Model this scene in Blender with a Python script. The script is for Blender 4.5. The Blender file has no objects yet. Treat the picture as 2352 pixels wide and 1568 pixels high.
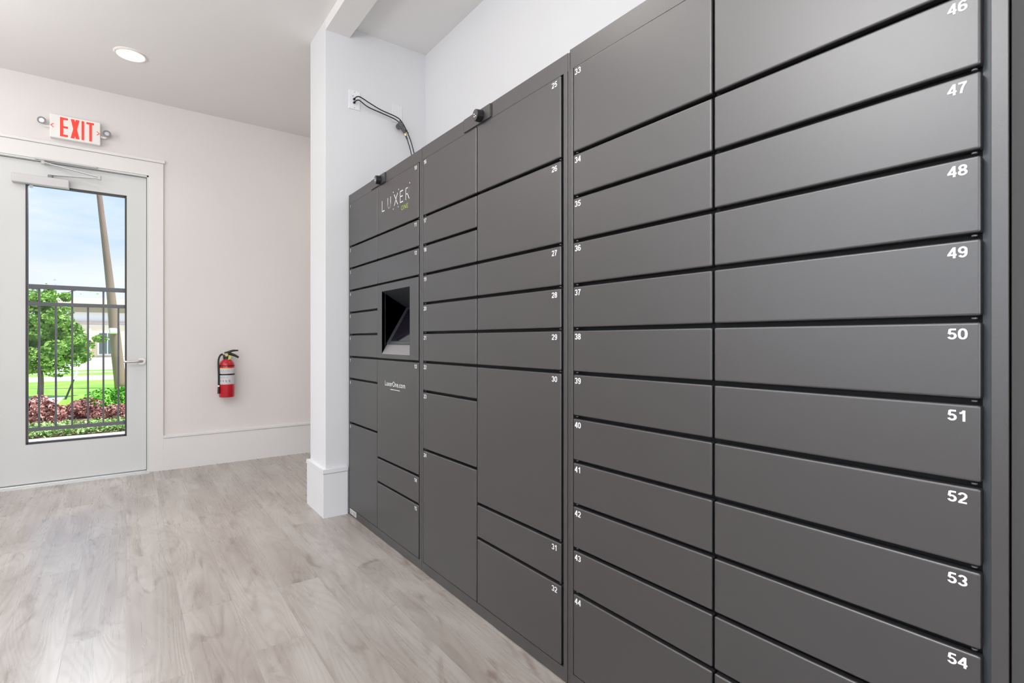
import bpy, bmesh, math, random
from math import sin, cos, pi, radians, atan, tan
from mathutils import Vector, Matrix
random.seed(7)
COL = bpy.context.scene.collection

# ------------------------------------------------------------------ materials
def new_mat(name):
    m = bpy.data.materials.new(name); m.use_nodes = True
    nt = m.node_tree
    return m, nt, nt.nodes, nt.links, nt.nodes['Principled BSDF']

def mat(name, col, rough=0.5, metal=0.0, spec=0.5, emit=None, estr=0.0, vary=0.0, vscale=3.0, bump=0.0, bscale=200.0, coat=0.0):
    m, nt, N, L, p = new_mat(name)
    p.inputs['Base Color'].default_value = (*col, 1)
    p.inputs['Roughness'].default_value = rough
    p.inputs['Metallic'].default_value = metal
    p.inputs['Specular IOR Level'].default_value = spec
    p.inputs['Coat Weight'].default_value = coat
    if emit:
        p.inputs['Emission Color'].default_value = (*emit, 1)
        p.inputs['Emission Strength'].default_value = estr
    tc = N.new('ShaderNodeTexCoord')
    if vary > 0:
        n = N.new('ShaderNodeTexNoise'); n.inputs['Scale'].default_value = vscale; n.inputs['Detail'].default_value = 4
        r = N.new('ShaderNodeMapRange')
        r.inputs['To Min'].default_value = 1 - vary; r.inputs['To Max'].default_value = 1 + vary
        mx = N.new('ShaderNodeMix'); mx.data_type = 'RGBA'; mx.blend_type = 'MULTIPLY'; mx.inputs['Factor'].default_value = 1
        L.new(tc.outputs['Object'], n.inputs['Vector']); L.new(n.outputs['Fac'], r.inputs['Value'])
        mx.inputs['A'].default_value = (*col, 1)
        L.new(r.outputs['Result'], mx.inputs['B']); L.new(mx.outputs['Result'], p.inputs['Base Color'])
    if bump > 0:
        n = N.new('ShaderNodeTexNoise'); n.inputs['Scale'].default_value = bscale; n.inputs['Detail'].default_value = 2
        b = N.new('ShaderNodeBump'); b.inputs['Strength'].default_value = bump; b.inputs['Distance'].default_value = 0.001
        L.new(tc.outputs['Object'], n.inputs['Vector']); L.new(n.outputs['Fac'], b.inputs['Height']); L.new(b.outputs['Normal'], p.inputs['Normal'])
    return m

M = {}
M['wall_warm'] = mat('wall paint warm', (0.785, 0.750, 0.730), 0.75, vary=0.01, bump=0.15, bscale=150)
M['wall_cool'] = mat('wall paint cool', (0.745, 0.75, 0.765), 0.75, vary=0.01, bump=0.15, bscale=150)
M['ceiling'] = mat('ceiling paint', (0.82, 0.81, 0.80), 0.85, vary=0.01, bump=0.2, bscale=120)
M['trim'] = mat('trim paint', (0.80, 0.785, 0.775), 0.4, vary=0.01, vscale=1)
M['trim_cool'] = mat('trim paint cool', (0.80, 0.80, 0.81), 0.4, vary=0.01, vscale=1)
M['joint_shade'] = mat('coloured joint shadow', (0.35, 0.34, 0.33), 0.8)  # dark strips colour in the shadow under the trim caps
M['door'] = mat('door paint', (0.70, 0.71, 0.70), 0.38, vary=0.03, vscale=2.5)
M['door_dark'] = mat('door gasket', (0.06, 0.055, 0.06), 0.6)
M['closer'] = mat('closer enamel', (0.62, 0.61, 0.62), 0.35)
M['alu'] = mat('threshold aluminium', (0.75, 0.75, 0.74), 0.3, metal=0.6)
M['nickel'] = mat('satin nickel', (0.55, 0.52, 0.50), 0.28, metal=1.0)
M['locker'] = mat('powder coated steel', (0.029, 0.027, 0.028), 0.39, metal=0.0, spec=0.85, bump=0.10, bscale=900, vary=0.05, vscale=2.0)
M['locker'].node_tree.nodes['Principled BSDF'].inputs['IOR'].default_value = 1.68
M['locker_in'] = mat('shade darkened frame steel', (0.007, 0.008, 0.010), 0.55, spec=0.25)  # coloured near black to deepen the shade in the door gaps
M['bolt'] = mat('bumper rubber', (0.12, 0.12, 0.13), 0.25)
M['white_ink'] = mat('white printing', (0.9, 0.9, 0.9), 0.5)
M['green_ink'] = mat('lime printing', (0.42, 0.62, 0.04), 0.5)
M['kiosk'] = mat('kiosk recess steel', (0.040, 0.047, 0.053), 0.32, spec=0.5)
M['kiosk_floor'] = mat('kiosk shelf with reflection colour', (0.22, 0.21, 0.215), 0.35)  # lighter grey carries the ceiling light reflected by the ledge
M['screen'] = mat('touch screen glass', (0.012, 0.010, 0.016), 0.08, spec=0.8)
M['black_plastic'] = mat('black plastic', (0.012, 0.012, 0.014), 0.25)
M['grey_plastic'] = mat('grey plastic', (0.10, 0.10, 0.105), 0.4)
M['led'] = mat('camera diode', (0.9, 0.9, 0.9), 0.4, emit=(1, 1, 1), estr=1.2)
M['cable'] = mat('black cable jacket', (0.014, 0.014, 0.015), 0.4)
M['brass'] = mat('brass connector', (0.8, 0.6, 0.25), 0.3, metal=1.0)
M['plate'] = mat('wall plate plastic', (0.86, 0.86, 0.90), 0.35)
M['plate2'] = mat('painted wall plate', (0.785, 0.79, 0.805), 0.5)
M['exit_body'] = mat('exit sign housing', (0.84, 0.82, 0.79), 0.4, emit=(1, .97, .93), estr=0.06)
M['exit_red'] = mat('exit sign red', (0.85, 0.03, 0.02), 0.4, emit=(1.0, 0.05, 0.03), estr=0.75)
M['lamp_ring'] = mat('lamp head plastic', (0.27, 0.255, 0.27), 0.4)
M['lamp_lens'] = mat('lamp reflector', (0.80, 0.80, 0.83), 0.12, metal=0.7)
M['red'] = mat('extinguisher red enamel', (0.52, 0.002, 0.016), 0.22, coat=0.3)
M['ext_black'] = mat('extinguisher black', (0.012, 0.014, 0.013), 0.35)
M['ext_label'] = mat('extinguisher paper', (0.68, 0.66, 0.68), 0.45)
M['ext_yellow'] = mat('label yellow', (0.75, 0.52, 0.03), 0.45)
M['ext_grey'] = mat('label print', (0.18, 0.18, 0.19), 0.5)
M['ext_tag'] = mat('hang tag', (0.62, 0.66, 0.15), 0.5)
M['fence'] = mat('fence enamel', (0.045, 0.042, 0.045), 0.45)
M['pole_wood'] = mat('weathered pole wood', (0.30, 0.21, 0.175), 0.85, vary=0.30, vscale=1.5)
M['concrete'] = mat('sunlit concrete', (0.78, 0.75, 0.72), 0.85, vary=0.04)
M['asphalt'] = mat('pale asphalt', (0.62, 0.61, 0.60), 0.9, vary=0.04)
M['bark'] = mat('bark', (0.16, 0.13, 0.11), 0.9, vary=0.3, vscale=6)
M['stucco'] = mat('cream stucco', (0.86, 0.76, 0.56), 0.8, vary=0.03)
M['stucco_w'] = mat('white stucco', (0.85, 0.84, 0.80), 0.8)
M['stone_band'] = mat('tan band', (0.36, 0.31, 0.20), 0.8)
M['glass_dark'] = mat('dark window glass', (0.10, 0.14, 0.13), 0.15)
M['light_lens'] = mat('downlight lens', (1, 1, 1), 0.5, emit=(1.0, 0.97, 0.90), estr=6.0)
M['light_trim'] = mat('downlight trim', (0.84, 0.80, 0.74), 0.4)

def leaf_mat(name, c1, c2, scale=14):
    m, nt, N, L, p = new_mat(name)
    tc = N.new('ShaderNodeTexCoord'); n = N.new('ShaderNodeTexNoise'); n.inputs['Scale'].default_value = scale; n.inputs['Detail'].default_value = 3
    r = N.new('ShaderNodeValToRGB'); r.color_ramp.elements[0].position = 0.38; r.color_ramp.elements[1].position = 0.62
    r.color_ramp.elements[0].color = (*c1, 1); r.color_ramp.elements[1].color = (*c2, 1)
    L.new(tc.outputs['Object'], n.inputs['Vector']); L.new(n.outputs['Fac'], r.inputs['Fac'])
    L.new(r.outputs['Color'], p.inputs['Base Color']); p.inputs['Roughness'].default_value = 0.6
    return m
M['leaf'] = leaf_mat('tree leaves', (0.10, 0.24, 0.03), (0.36, 0.60, 0.12), 5)
M['maroon'] = leaf_mat('maroon leaves', (0.17, 0.04, 0.04), (0.72, 0.40, 0.34), 16)
M['hedge'] = leaf_mat('bright green leaves', (0.05, 0.30, 0.01), (0.16, 0.52, 0.03), 20)
M['cover'] = leaf_mat('ground cover leaves', (0.14, 0.36, 0.05), (0.50, 0.62, 0.26), 22)
M['lawn'] = leaf_mat('lawn grass', (0.20, 0.46, 0.03), (0.34, 0.60, 0.06), 1.2)
M['mulch'] = mat('mulch', (0.20, 0.11, 0.08), 0.95, vary=0.4, vscale=20)

def brick_mat():
    m, nt, N, L, p = new_mat('pale brick')
    tc = N.new('ShaderNodeTexCoord'); mp = N.new('ShaderNodeMapping'); mp.inputs['Rotation'].default_value = (radians(90), 0, 0)
    b = N.new('ShaderNodeTexBrick'); b.inputs['Scale'].default_value = 4
    b.inputs['Color1'].default_value = (0.62, 0.36, 0.25, 1); b.inputs['Color2'].default_value = (0.70, 0.46, 0.33, 1); b.inputs['Mortar'].default_value = (0.75, 0.62, 0.5, 1)
    L.new(tc.outputs['Object'], mp.inputs['Vector']); L.new(mp.outputs['Vector'], b.inputs['Vector']); L.new(b.outputs['Color'], p.inputs['Base Color'])
    p.inputs['Roughness'].default_value = 0.9
    return m
M['brick'] = brick_mat()

def glass_mat():
    m = bpy.data.materials.new('clear pane'); m.use_nodes = True
    nt = m.node_tree; N = nt.nodes; L = nt.links; N.remove(N['Principled BSDF'])
    t = N.new('ShaderNodeBsdfTransparent'); t.inputs['Color'].default_value = (0.97, 0.98, 0.98, 1)
    g = N.new('ShaderNodeBsdfGlossy'); g.inputs['Roughness'].default_value = 0.02
    f0 = N.new('ShaderNodeFresnel'); f0.inputs['IOR'].default_value = 1.25; f = N.new('ShaderNodeMath'); f.operation = 'MULTIPLY'; f.inputs[1].default_value = 0.35; L.new(f0.outputs[0], f.inputs[0])
    mx = N.new('ShaderNodeMixShader')
    L.new(f.outputs[0], mx.inputs[0]); L.new(t.outputs[0], mx.inputs[1]); L.new(g.outputs[0], mx.inputs[2])
    L.new(mx.outputs[0], N['Material Output'].inputs['Surface'])
    return m
M['glass'] = glass_mat()

def floor_mat():
    m, nt, N, L, p = new_mat('vinyl wood planks')
    def math_(op, a=None, b=None, c=None):
        n = N.new('ShaderNodeMath'); n.operation = op
        for i, v in enumerate((a, b, c)):
            if v is None: continue
            if isinstance(v, (int, float)): n.inputs[i].default_value = v
            else: L.new(v, n.inputs[i])
        return n.outputs[0]
    tc = N.new('ShaderNodeTexCoord'); sp = N.new('ShaderNodeSeparateXYZ'); L.new(tc.outputs['Object'], sp.inputs[0])
    x, y = sp.outputs[0], sp.outputs[1]
    cb = N.new('ShaderNodeCombineXYZ'); L.new(y, cb.inputs[0]); L.new(x, cb.inputs[1])
    b = N.new('ShaderNodeTexBrick'); b.offset = 0.37; b.offset_frequency = 2
    b.inputs['Color1'].default_value = (0, 0, 0, 1); b.inputs['Color2'].default_value = (1, 1, 1, 1); b.inputs['Mortar'].default_value = (0.5, 0.5, 0.5, 1)
    b.inputs['Scale'].default_value = 1; b.inputs['Mortar Size'].default_value = 0.0013; b.inputs['Mortar Smooth'].default_value = 0.3
    b.inputs['Brick Width'].default_value = 1.22; b.inputs['Row Height'].default_value = 0.178
    L.new(cb.outputs[0], b.inputs['Vector'])
    rnd = N.new('ShaderNodeRGBToBW'); L.new(b.outputs['Color'], rnd.inputs[0]); r = rnd.outputs[0]
    off = math_('MULTIPLY', r, 37.0)
    def stretched(sx, sy, scale, detail, dist, rough=0.55):
        c = N.new('ShaderNodeCombineXYZ')
        L.new(math_('ADD', math_('MULTIPLY', x, sx), off), c.inputs[0]); L.new(math_('MULTIPLY', y, sy), c.inputs[1]); L.new(off, c.inputs[2])
        n = N.new('ShaderNodeTexNoise'); n.inputs['Scale'].default_value = scale; n.inputs['Detail'].default_value = detail
        n.inputs['Distortion'].default_value = dist; n.inputs['Roughness'].default_value = rough
        L.new(c.outputs[0], n.inputs['Vector']); return n.outputs['Fac'], c
    cloud, _ = stretched(4.0, 1.1, 1.3, 3, 0.6)
    fine, _ = stretched(42, 1.0, 1.0, 5, 0.5)
    blot, _ = stretched(9, 2.6, 1.0, 5, 1.8)
    # cathedral rings: contour lines of a smooth stretched noise
    c2, _ = stretched(5.5, 0.8, 1.0, 1, 0.5, 0.4)
    ring = math_('SINE', math_('MULTIPLY', c2, 150.0))
    ring = math_('MULTIPLY_ADD', ring, 0.5, 0.5)
    def ramp(v, p0, c0, p1, c1):
        q = N.new('ShaderNodeValToRGB'); q.color_ramp.elements[0].position = p0; q.color_ramp.elements[1].position = p1
        q.color_ramp.elements[0].color = (*c0, 1); q.color_ramp.elements[1].color = (*c1, 1); L.new(v, q.inputs[0]); return q.outputs[0]
    base = ramp(cloud, 0.34, (0.355, 0.312, 0.280), 0.62, (0.465, 0.430, 0.395))
    def mul(a, bcol, fac):
        q = N.new('ShaderNodeMix'); q.data_type = 'RGBA'; q.blend_type = 'MULTIPLY'; L.new(a, q.inputs['A'])
        L.new(bcol, q.inputs['B'])
        if isinstance(fac, (int, float)): q.inputs['Factor'].default_value = fac
        else: L.new(fac, q.inputs['Factor'])
        return q.outputs['Result']
    col = mul(base, ramp(fine, 0.3, (0.76, 0.73, 0.71), 0.7, (1.08, 1.08, 1.08)), 0.34)
    col = mul(col, ramp(ring, 0.0, (0.80, 0.76, 0.73), 0.6, (1, 1, 1)), 0.45)
    col = mul(col, ramp(blot, 0.24, (0.55, 0.46, 0.42), 0.43, (1, 1, 1)), 0.9)
    tint = ramp(r, 0.0, (0.95, 0.94, 0.935), 1.0, (1.03, 1.03, 1.03))
    col = mul(col, tint, 0.7)
    seam = ramp(b.outputs['Fac'], 0.0, (1, 1, 1), 1.0, (0.80, 0.78, 0.76))
    col = mul(col, seam, 0.5)
    L.new(col, p.inputs['Base Color'])
    p.inputs['Roughness'].default_value = 0.36
    p.inputs['Specular IOR Level'].default_value = 1.0; rr = math_('MULTIPLY_ADD', fine, 0.12, 0.22); L.new(rr, p.inputs['Roughness'])
    h = math_('ADD', math_('MULTIPLY', ring, 0.5), math_('MULTIPLY', fine, 0.8))
    h = math_('SUBTRACT', h, math_('MULTIPLY', b.outputs['Fac'], 1.5))
    bp = N.new('ShaderNodeBump'); bp.inputs['Strength'].default_value = 0.22; bp.inputs['Distance'].default_value = 0.0008
    L.new(h, bp.inputs['Height']); L.new(bp.outputs['Normal'], p.inputs['Normal'])
    return m
M['floor'] = floor_mat()

# ------------------------------------------------------------------ mesh helpers
def link(name, bm, m, parent=None, smooth=False, origin=None, autosmooth=None):
    """BM is in world space; ORIGIN becomes the object's location (parents have no rotation)."""
    me = bpy.data.meshes.new(name)
    org = Vector(origin) if origin is not None else Vector((0, 0, 0))
    bm.normal_update()
    if origin is not None: bmesh.ops.translate(bm, verts=bm.verts, vec=-org)
    bm.to_mesh(me); bm.free()
    if isinstance(m, (list, tuple)):
        for k in m: me.materials.append(k)
    else: me.materials.append(m)
    if smooth:
        for q in me.polygons: q.use_smooth = True
    if autosmooth is not None:
        me.set_sharp_from_angle(angle=radians(autosmooth))
    o = bpy.data.objects.new(name, me); COL.objects.link(o)
    if parent is not None:
        o.parent = parent
        w = Vector((0, 0, 0)); q = parent
        while q is not None: w += q.location; q = q.parent
        o.location = org - w
    else: o.location = org
    return o
def empty(name, loc=(0, 0, 0)):
    o = bpy.data.objects.new(name, None); COL.objects.link(o); o.location = loc; o.empty_display_size = 0.1
    return o
def tag(o, label=None, cat=None, group=None, kind=None):
    if label: o['label'] = label
    if cat: o['category'] = cat
    if group: o['group'] = group
    if kind: o['kind'] = kind
    return o
def box(bm, x0, x1, y0, y1, z0, z1, bev=0, seg=2, mi=0):
    r = bmesh.ops.create_cube(bm, size=1)
    vs = r['verts']
    bmesh.ops.scale(bm, verts=vs, vec=(abs(x1-x0), abs(y1-y0), abs(z1-z0)))
    bmesh.ops.translate(bm, verts=vs, vec=((x0+x1)/2, (y0+y1)/2, (z0+z1)/2))
    fs = set(f for v in vs for f in v.link_faces)
    for f in fs: f.material_index = mi
    if bev > 0:
        es = list(set(e for v in vs for e in v.link_edges))
        rr = bmesh.ops.bevel(bm, geom=es, offset=bev, segments=seg, affect='EDGES', profile=0.5)
        for f in rr['faces']: f.material_index = mi
    return bm
def BM(): return bmesh.new()
def boxbm(*a, **k): return box(BM(), *a, **k)
def cyl(bm, c, axis, r, h, seg=32, r2=None, bev=0):
    """cylinder starting at c going h along axis"""
    r2 = r if r2 is None else r2
    axis = Vector(axis).normalized()
    q = Vector((0, 0, 1)).rotation_difference(axis).to_matrix().to_4x4()
    res = bmesh.ops.create_cone(bm, cap_ends=True, cap_tris=False, segments=seg, radius1=r, radius2=r2, depth=h)
    vs = res['verts']
    if bev > 0:
        es = [e for e in set(e for v in vs for e in v.link_edges) if abs(e.verts[0].co.z - e.verts[1].co.z) < 1e-6 and e.verts[0].co.z > 0]
        rb = bmesh.ops.bevel(bm, geom=es, offset=bev, segments=3, affect='EDGES')
        vs = list(set(vs) | set(rb['verts'])); vs = [v for v in vs if v.is_valid]
    bmesh.ops.transform(bm, matrix=Matrix.Translation(Vector(c) + axis * h / 2) @ q, verts=vs)
    return bm
def tube(bm, pts, r, seg=10, smooth_n=6, closed=False):
    """round tube through control points (Catmull-Rom); r number or list"""
    P = [Vector(p) for p in pts]; R = r if isinstance(r, (list, tuple)) else [r] * len(P)
    Q = []; RR = []
    if smooth_n > 1 and len(P) > 2:
        for i in range(len(P) - 1):
            a = P[max(i-1, 0)]; b = P[i]; c = P[i+1]; d = P[min(i+2, len(P)-1)]
            for k in range(smooth_n):
                t = k / smooth_n
                Q.append(0.5*((2*b) + (c-a)*t + (2*a-5*b+4*c-d)*t*t + (-a+3*b-3*c+d)*t**3)); RR.append(R[i]*(1-t)+R[i+1]*t)
        Q.append(P[-1]); RR.append(R[-1])
    else: Q = P; RR = R
    rings = []; up = None
    for i, p in enumerate(Q):
        d = (Q[min(i+1, len(Q)-1)] - Q[max(i-1, 0)]).normalized()
        if up is None:
            up = Vector((0, 0, 1)) if abs(d.z) < 0.9 else Vector((1, 0, 0))
        u = (up - d * up.dot(d)).normalized(); v = d.cross(u); up = u
        rings.append([bm.verts.new(p + (u*cos(2*pi*k/seg) + v*sin(2*pi*k/seg)) * RR[i]) for k in range(seg)])
    for i in range(len(rings)-1):
        for k in range(seg):
            bm.faces.new((rings[i][k], rings[i][(k+1) % seg], rings[i+1][(k+1) % seg], rings[i+1][k]))
    bm.faces.new(rings[0][::-1]); bm.faces.new(rings[-1])
    return bm
def lathe(bm, prof, cx, cy, seg=40, a0=0, a1=2*pi):
    full = abs(a1 - a0 - 2*pi) < 1e-6; n = seg if full else seg + 1
    rings = [[bm.verts.new((cx + r*cos(a0+(a1-a0)*k/seg), cy + r*sin(a0+(a1-a0)*k/seg), z)) for k in range(n)] for r, z in prof]
    for i in range(len(rings)-1):
        for k in range(seg):
            a, b = rings[i], rings[i+1]; k2 = (k+1) % n
            bm.faces.new((a[k], a[k2], b[k2], b[k]))
    return bm
def prism(bm, pts, off, mi=0):
    """closed polygon PTS (3D) extruded by OFF"""
    off = Vector(off); A = [bm.verts.new(Vector(p)) for p in pts]; B = [bm.verts.new(Vector(p) + off) for p in pts]
    n = len(A); fs = [bm.faces.new(A[::-1]), bm.faces.new(B)]
    for i in range(n): fs.append(bm.faces.new((A[i], A[(i+1) % n], B[(i+1) % n], B[i])))
    for f in fs: f.material_index = mi
    bmesh.ops.recalc_face_normals(bm, faces=fs)
    return bm

_txt = {}
def text_shape(s, bold=0.0, spacing=1.0):
    key = (s, bold, spacing)
    if key not in _txt:
        cu = bpy.data.curves.new('t', 'FONT'); cu.body = s; cu.size = 1.0; cu.offset = bold; cu.space_character = spacing; cu.resolution_u = 5
        o = bpy.data.objects.new('t', cu); COL.objects.link(o)
        dg = bpy.context.evaluated_depsgraph_get(); dg.update()
        me = bpy.data.meshes.new_from_object(o.evaluated_get(dg))
        vs = [tuple(v.co) for v in me.vertices]; fs = [tuple(p.vertices) for p in me.polygons]
        bpy.data.objects.remove(o); bpy.data.curves.remove(cu); bpy.data.meshes.remove(me)
        _txt[key] = (vs, fs)
    return _txt[key]
def text_bm(bm, s, place, height, width=None, sx=None, bold=0.0, spacing=1.0, align='left', shear=0):
    """place(u,v)->3D; HEIGHT is the glyph height; WIDTH or SX sets the horizontal scale"""
    vs, fs = text_shape(s, bold, spacing)
    xs = [v[0] for v in vs]; ys = [v[1] for v in vs]
    k = height / (max(ys) - min(ys)); kx = (width / (max(xs) - min(xs))) if width else k * (sx or 1.0)
    w = (max(xs) - min(xs)) * kx
    o = 0 if align == 'left' else (-w if align == 'right' else -w/2)
    V = [bm.verts.new(place((v[0]-min(xs))*kx + o, (v[1]-min(ys))*k)) for v in vs]
    for f in fs:
        try: bm.faces.new([V[i] for i in f])
        except ValueError: pass
    return bm
def onX(x, y0, z0): return lambda u, v: (x, y0 - u, z0 + v)       # faces -X (lockers)
def onY(y, x0, z0): return lambda u, v: (x0 + u, y, z0 + v)       # faces -Y (far wall)

# ------------------------------------------------------------------ room
CEIL = 3.07; YB = 5.231
def struct(name, bm, m, parent=None, **k):
    o = link(name, bm, m, parent, **k)
    if parent is None: o['kind'] = 'structure'
    return o
struct('floor', boxbm(-3.4, 3.4, -3.2, YB, -0.06, 0.0), M['floor'])
struct('ceiling', boxbm(-3.6, 3.6, -3.4, YB+0.25, CEIL, CEIL+0.25), M['ceiling'])
# far wall with the door opening
OX0, OX1, OZ = -0.80, 0.150, 2.450
bm = BM()
box(bm, -3.4, OX0, YB, YB+0.16, -0.06, CEIL); box(bm, OX1, 3.4, YB, YB+0.16, -0.06, CEIL); box(bm, OX0, OX1, YB, YB+0.16, OZ, CEIL)
struct('wall_back', bm, M['wall_warm'])
# pier that ends the locker niche, the wall behind the lockers, ceiling beam
struct('wall_pier', boxbm(0.985, 3.2, 3.240, 3.567, 0, CEIL), M['wall_cool'])
struct('wall_right', boxbm(1.667, 1.80, -3.2, 3.240, 0, CEIL), M['wall_cool'])
struct('wall_corridor_end', boxbm(3.2, 3.35, 3.2, YB, 0, CEIL), M['wall_warm'])
struct('ceiling_beam', boxbm(0.985, 1.134, -3.2, 3.240, 3.006, CEIL), M['ceiling'])
bm = BM()
box(bm, -3.4, -2.4, -3.35, -3.2, 0, CEIL); box(bm, 0.6, 3.4, -3.35, -3.2, 0, CEIL); box(bm, -2.4, 0.6, -3.35, -3.2, 0, 0.75); box(bm, -2.4, 0.6, -3.35, -3.2, 2.65, CEIL)
struct('wall_front', bm, M['wall_warm'])
w = struct('window_2', boxbm(-2.4, 0.6, -3.30, -3.24, 0.75, 0.80), M['trim'])
bm = BM(); box(bm, -2.4, 0.6, -3.30, -3.24, 2.60, 2.65)
for xx in (-2.4, -1.42, -0.43, 0.55): box(bm, xx, xx+0.05, -3.30, -3.24, 0.80, 2.60)
link('window_frame', bm, M['trim'], w)
link('pane', boxbm(-2.35, 0.55, -3.275, -3.27, 0.80, 2.60), M['glass'], w)
# left wall with a long window opening (daylight side of the room)
bm = BM()
box(bm, -3.4, -3.25, -3.2, -1.6, 0, CEIL); box(bm, -3.4, -3.25, 3.0, YB, 0, CEIL)
box(bm, -3.4, -3.25, -1.6, 3.0, 0, 0.95); box(bm, -3.4, -3.25, -1.6, 3.0, 2.75, CEIL)
struct('wall_left', bm, M['wall_warm'])
w = struct('window_1', boxbm(-3.36, -3.29, -1.6, 3.0, 0.95, 1.0), M['trim'])
bm = BM(); box(bm, -3.36, -3.29, -1.6, 3.0, 2.70, 2.75)
for yy in (-1.6, -0.10, 1.43, 2.95): box(bm, -3.36, -3.29, yy, yy+0.05, 1.0, 2.70)
link('window_frame', bm, M['trim'], w)
link('pane', boxbm(-3.33, -3.325, -1.55, 2.95, 1.0, 2.70), M['glass'], w)

# baseboards
def baseboard(name, bm_main, bm_cap, bm_line, m):
    o = struct(name, bm_main, m)
    link('cap', bm_cap, m, o); link('shadow_line', bm_line, M['joint_shade'], o)
    return o
bt = 0.018
baseboard('baseboard_back', boxbm(0.249, 3.2, YB-bt, YB, 0, 0.268), boxbm(0.249, 3.2, YB-bt-0.004, YB, 0.270, 0.292, bev=0.003),
          boxbm(0.249, 3.2, YB-bt-0.001, YB, 0.2675, 0.2705), M['trim'])
def ring(z0, z1, t, bev=0):
    b = BM(); box(b, 0.985-t, 1.30, 3.240-t, 3.240, z0, z1, bev=bev); box(b, 0.985-t, 0.985, 3.240, 3.585, z0, z1, bev=bev)
    box(b, 0.985-t, 3.2, 3.567, 3.567+t, z0, z1, bev=bev); return b
def ring(z0, z1, t):
    b = BM()
    pts = [(0.985-t, 3.240-t), (1.116, 3.240-t), (1.116, 3.240), (0.985, 3.240), (0.985, 3.567), (3.19, 3.567), (3.19, 3.567+t), (0.985-t, 3.567+t)]
    return prism(b, [(x, y, z0) for x, y in pts], (0, 0, z1-z0))
baseboard('baseboard_pier', ring(0, 0.270, bt), ring(0.2725, 0.297, bt+0.004), ring(0.2695, 0.2728, bt+0.001), M['trim_cool'])

# ------------------------------------------------------------------ door, casing, threshold
CX = 0.249
bm = BM()
box(bm, 0.148, CX, YB-0.018, YB, 0, 2.452, bev=0.0015)                 # right casing
box(bm, -0.90, OX0+0.002, YB-0.018, YB, 0, 2.452, bev=0.0015)
box(bm, -0.90, CX, YB-0.018, YB, 2.4505, 2.566, bev=0.0015)
t1 = struct('trim_1', bm, M['trim'])
link('cap', boxbm(-0.912, CX+0.010, YB-0.026, YB, 2.568, 2.592, bev=0.002), M['trim'], t1)
link('shadow_line', boxbm(-0.90, CX, YB-0.0185, YB, 2.565, 2.5685), M['joint_shade'], t1)
bm = BM()                                                              # jamb and stops
box(bm, OX1-0.014, OX1, YB-0.012, YB+0.14, 0, OZ); box(bm, OX0, OX0+0.014, YB-0.012, YB+0.14, 0, OZ); box(bm, OX0, OX1, YB-0.012, YB+0.14, OZ-0.012, OZ)
box(bm, OX1-0.028, OX1-0.014, YB+0.075, YB+0.14, 0, OZ-0.012); box(bm, OX0+0.014, OX0+0.028, YB+0.075, YB+0.14, 0, OZ-0.012); box(bm, OX0+0.014, OX1-0.014, YB+0.075, YB+0.14, OZ-0.03, OZ-0.012)
link('jamb', bm, M['door'], t1)
bm = BM(); box(bm, OX0-0.02, OX1+0.004, YB-0.045, YB+0.16, 0.0, 0.008); box(bm, OX0+0.014, OX1-0.014, YB-0.005, YB+0.12, 0.008, 0.014, bev=0.002)
struct('trim_2', bm, M['alu'])
DY = YB + 0.022; DT = 0.045
door = empty('door_1', (OX0+0.018, DY, 0)); door['kind'] = 'structure'
X0, X1, Z0, Z1 = OX0+0.018, OX1-0.0175, 0.020, 2.4345
GX0, GX1, GZ0, GZ1 = -0.596, -0.004, 0.318, 2.262
bm = BM()
for a in ((X0, GX0, Z0, Z1), (GX1, X1, Z0, Z1), (GX0, GX1, Z0, GZ0), (GX0, GX1, GZ1, Z1)):
    box(bm, a[0], a[1], DY, DY+DT, a[2], a[3])
link('door_leaf', bm, M['door'], door)
bm = BM(); fw = 0.006
for a in ((GX0-fw, GX0+fw, GZ0-fw, GZ1+fw), (GX1-fw, GX1+fw, GZ0-fw, GZ1+fw), (GX0, GX1, GZ0-fw, GZ0+fw), (GX0, GX1, GZ1-fw, GZ1+fw)):
    box(bm, a[0], a[1], DY-0.002, DY+DT+0.002, a[2], a[3])
link('glazing_bead', bm, M['door_dark'], door)
link('pane', boxbm(GX0, GX1, DY+0.018, DY+0.024, GZ0, GZ1), M['glass'], door)
bm = BM(); box(bm, X1-0.0005, OX1-0.0135, DY+0.006, DY+0.02, 0.02, 2.437); box(bm, OX0+0.014, OX1-0.014, DY+0.006, DY+0.02, 2.434, 2.4385)
link('weather_seal', bm, M['door_dark'], door)
bm = BM(); cyl(bm, (0.1, DY, 0.919), (0, -1, 0), 0.031, 0.010, 40, bev=0.003)
rose = link('handle_rose', bm, M['nickel'], door, smooth=True, autosmooth=35)
bm = BM(); tube(bm, [(0.1, DY-0.008, 0.919), (0.1, DY-0.045, 0.919), (0.092, DY-0.058, 0.919), (0.06, DY-0.062, 0.919), (0.0, DY-0.060, 0.917), (-0.015, DY-0.056, 0.917)], [0.011, 0.011, 0.0115, 0.0105, 0.009, 0.007], 14)
link('lever', bm, M['nickel'], rose, smooth=True)
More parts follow.
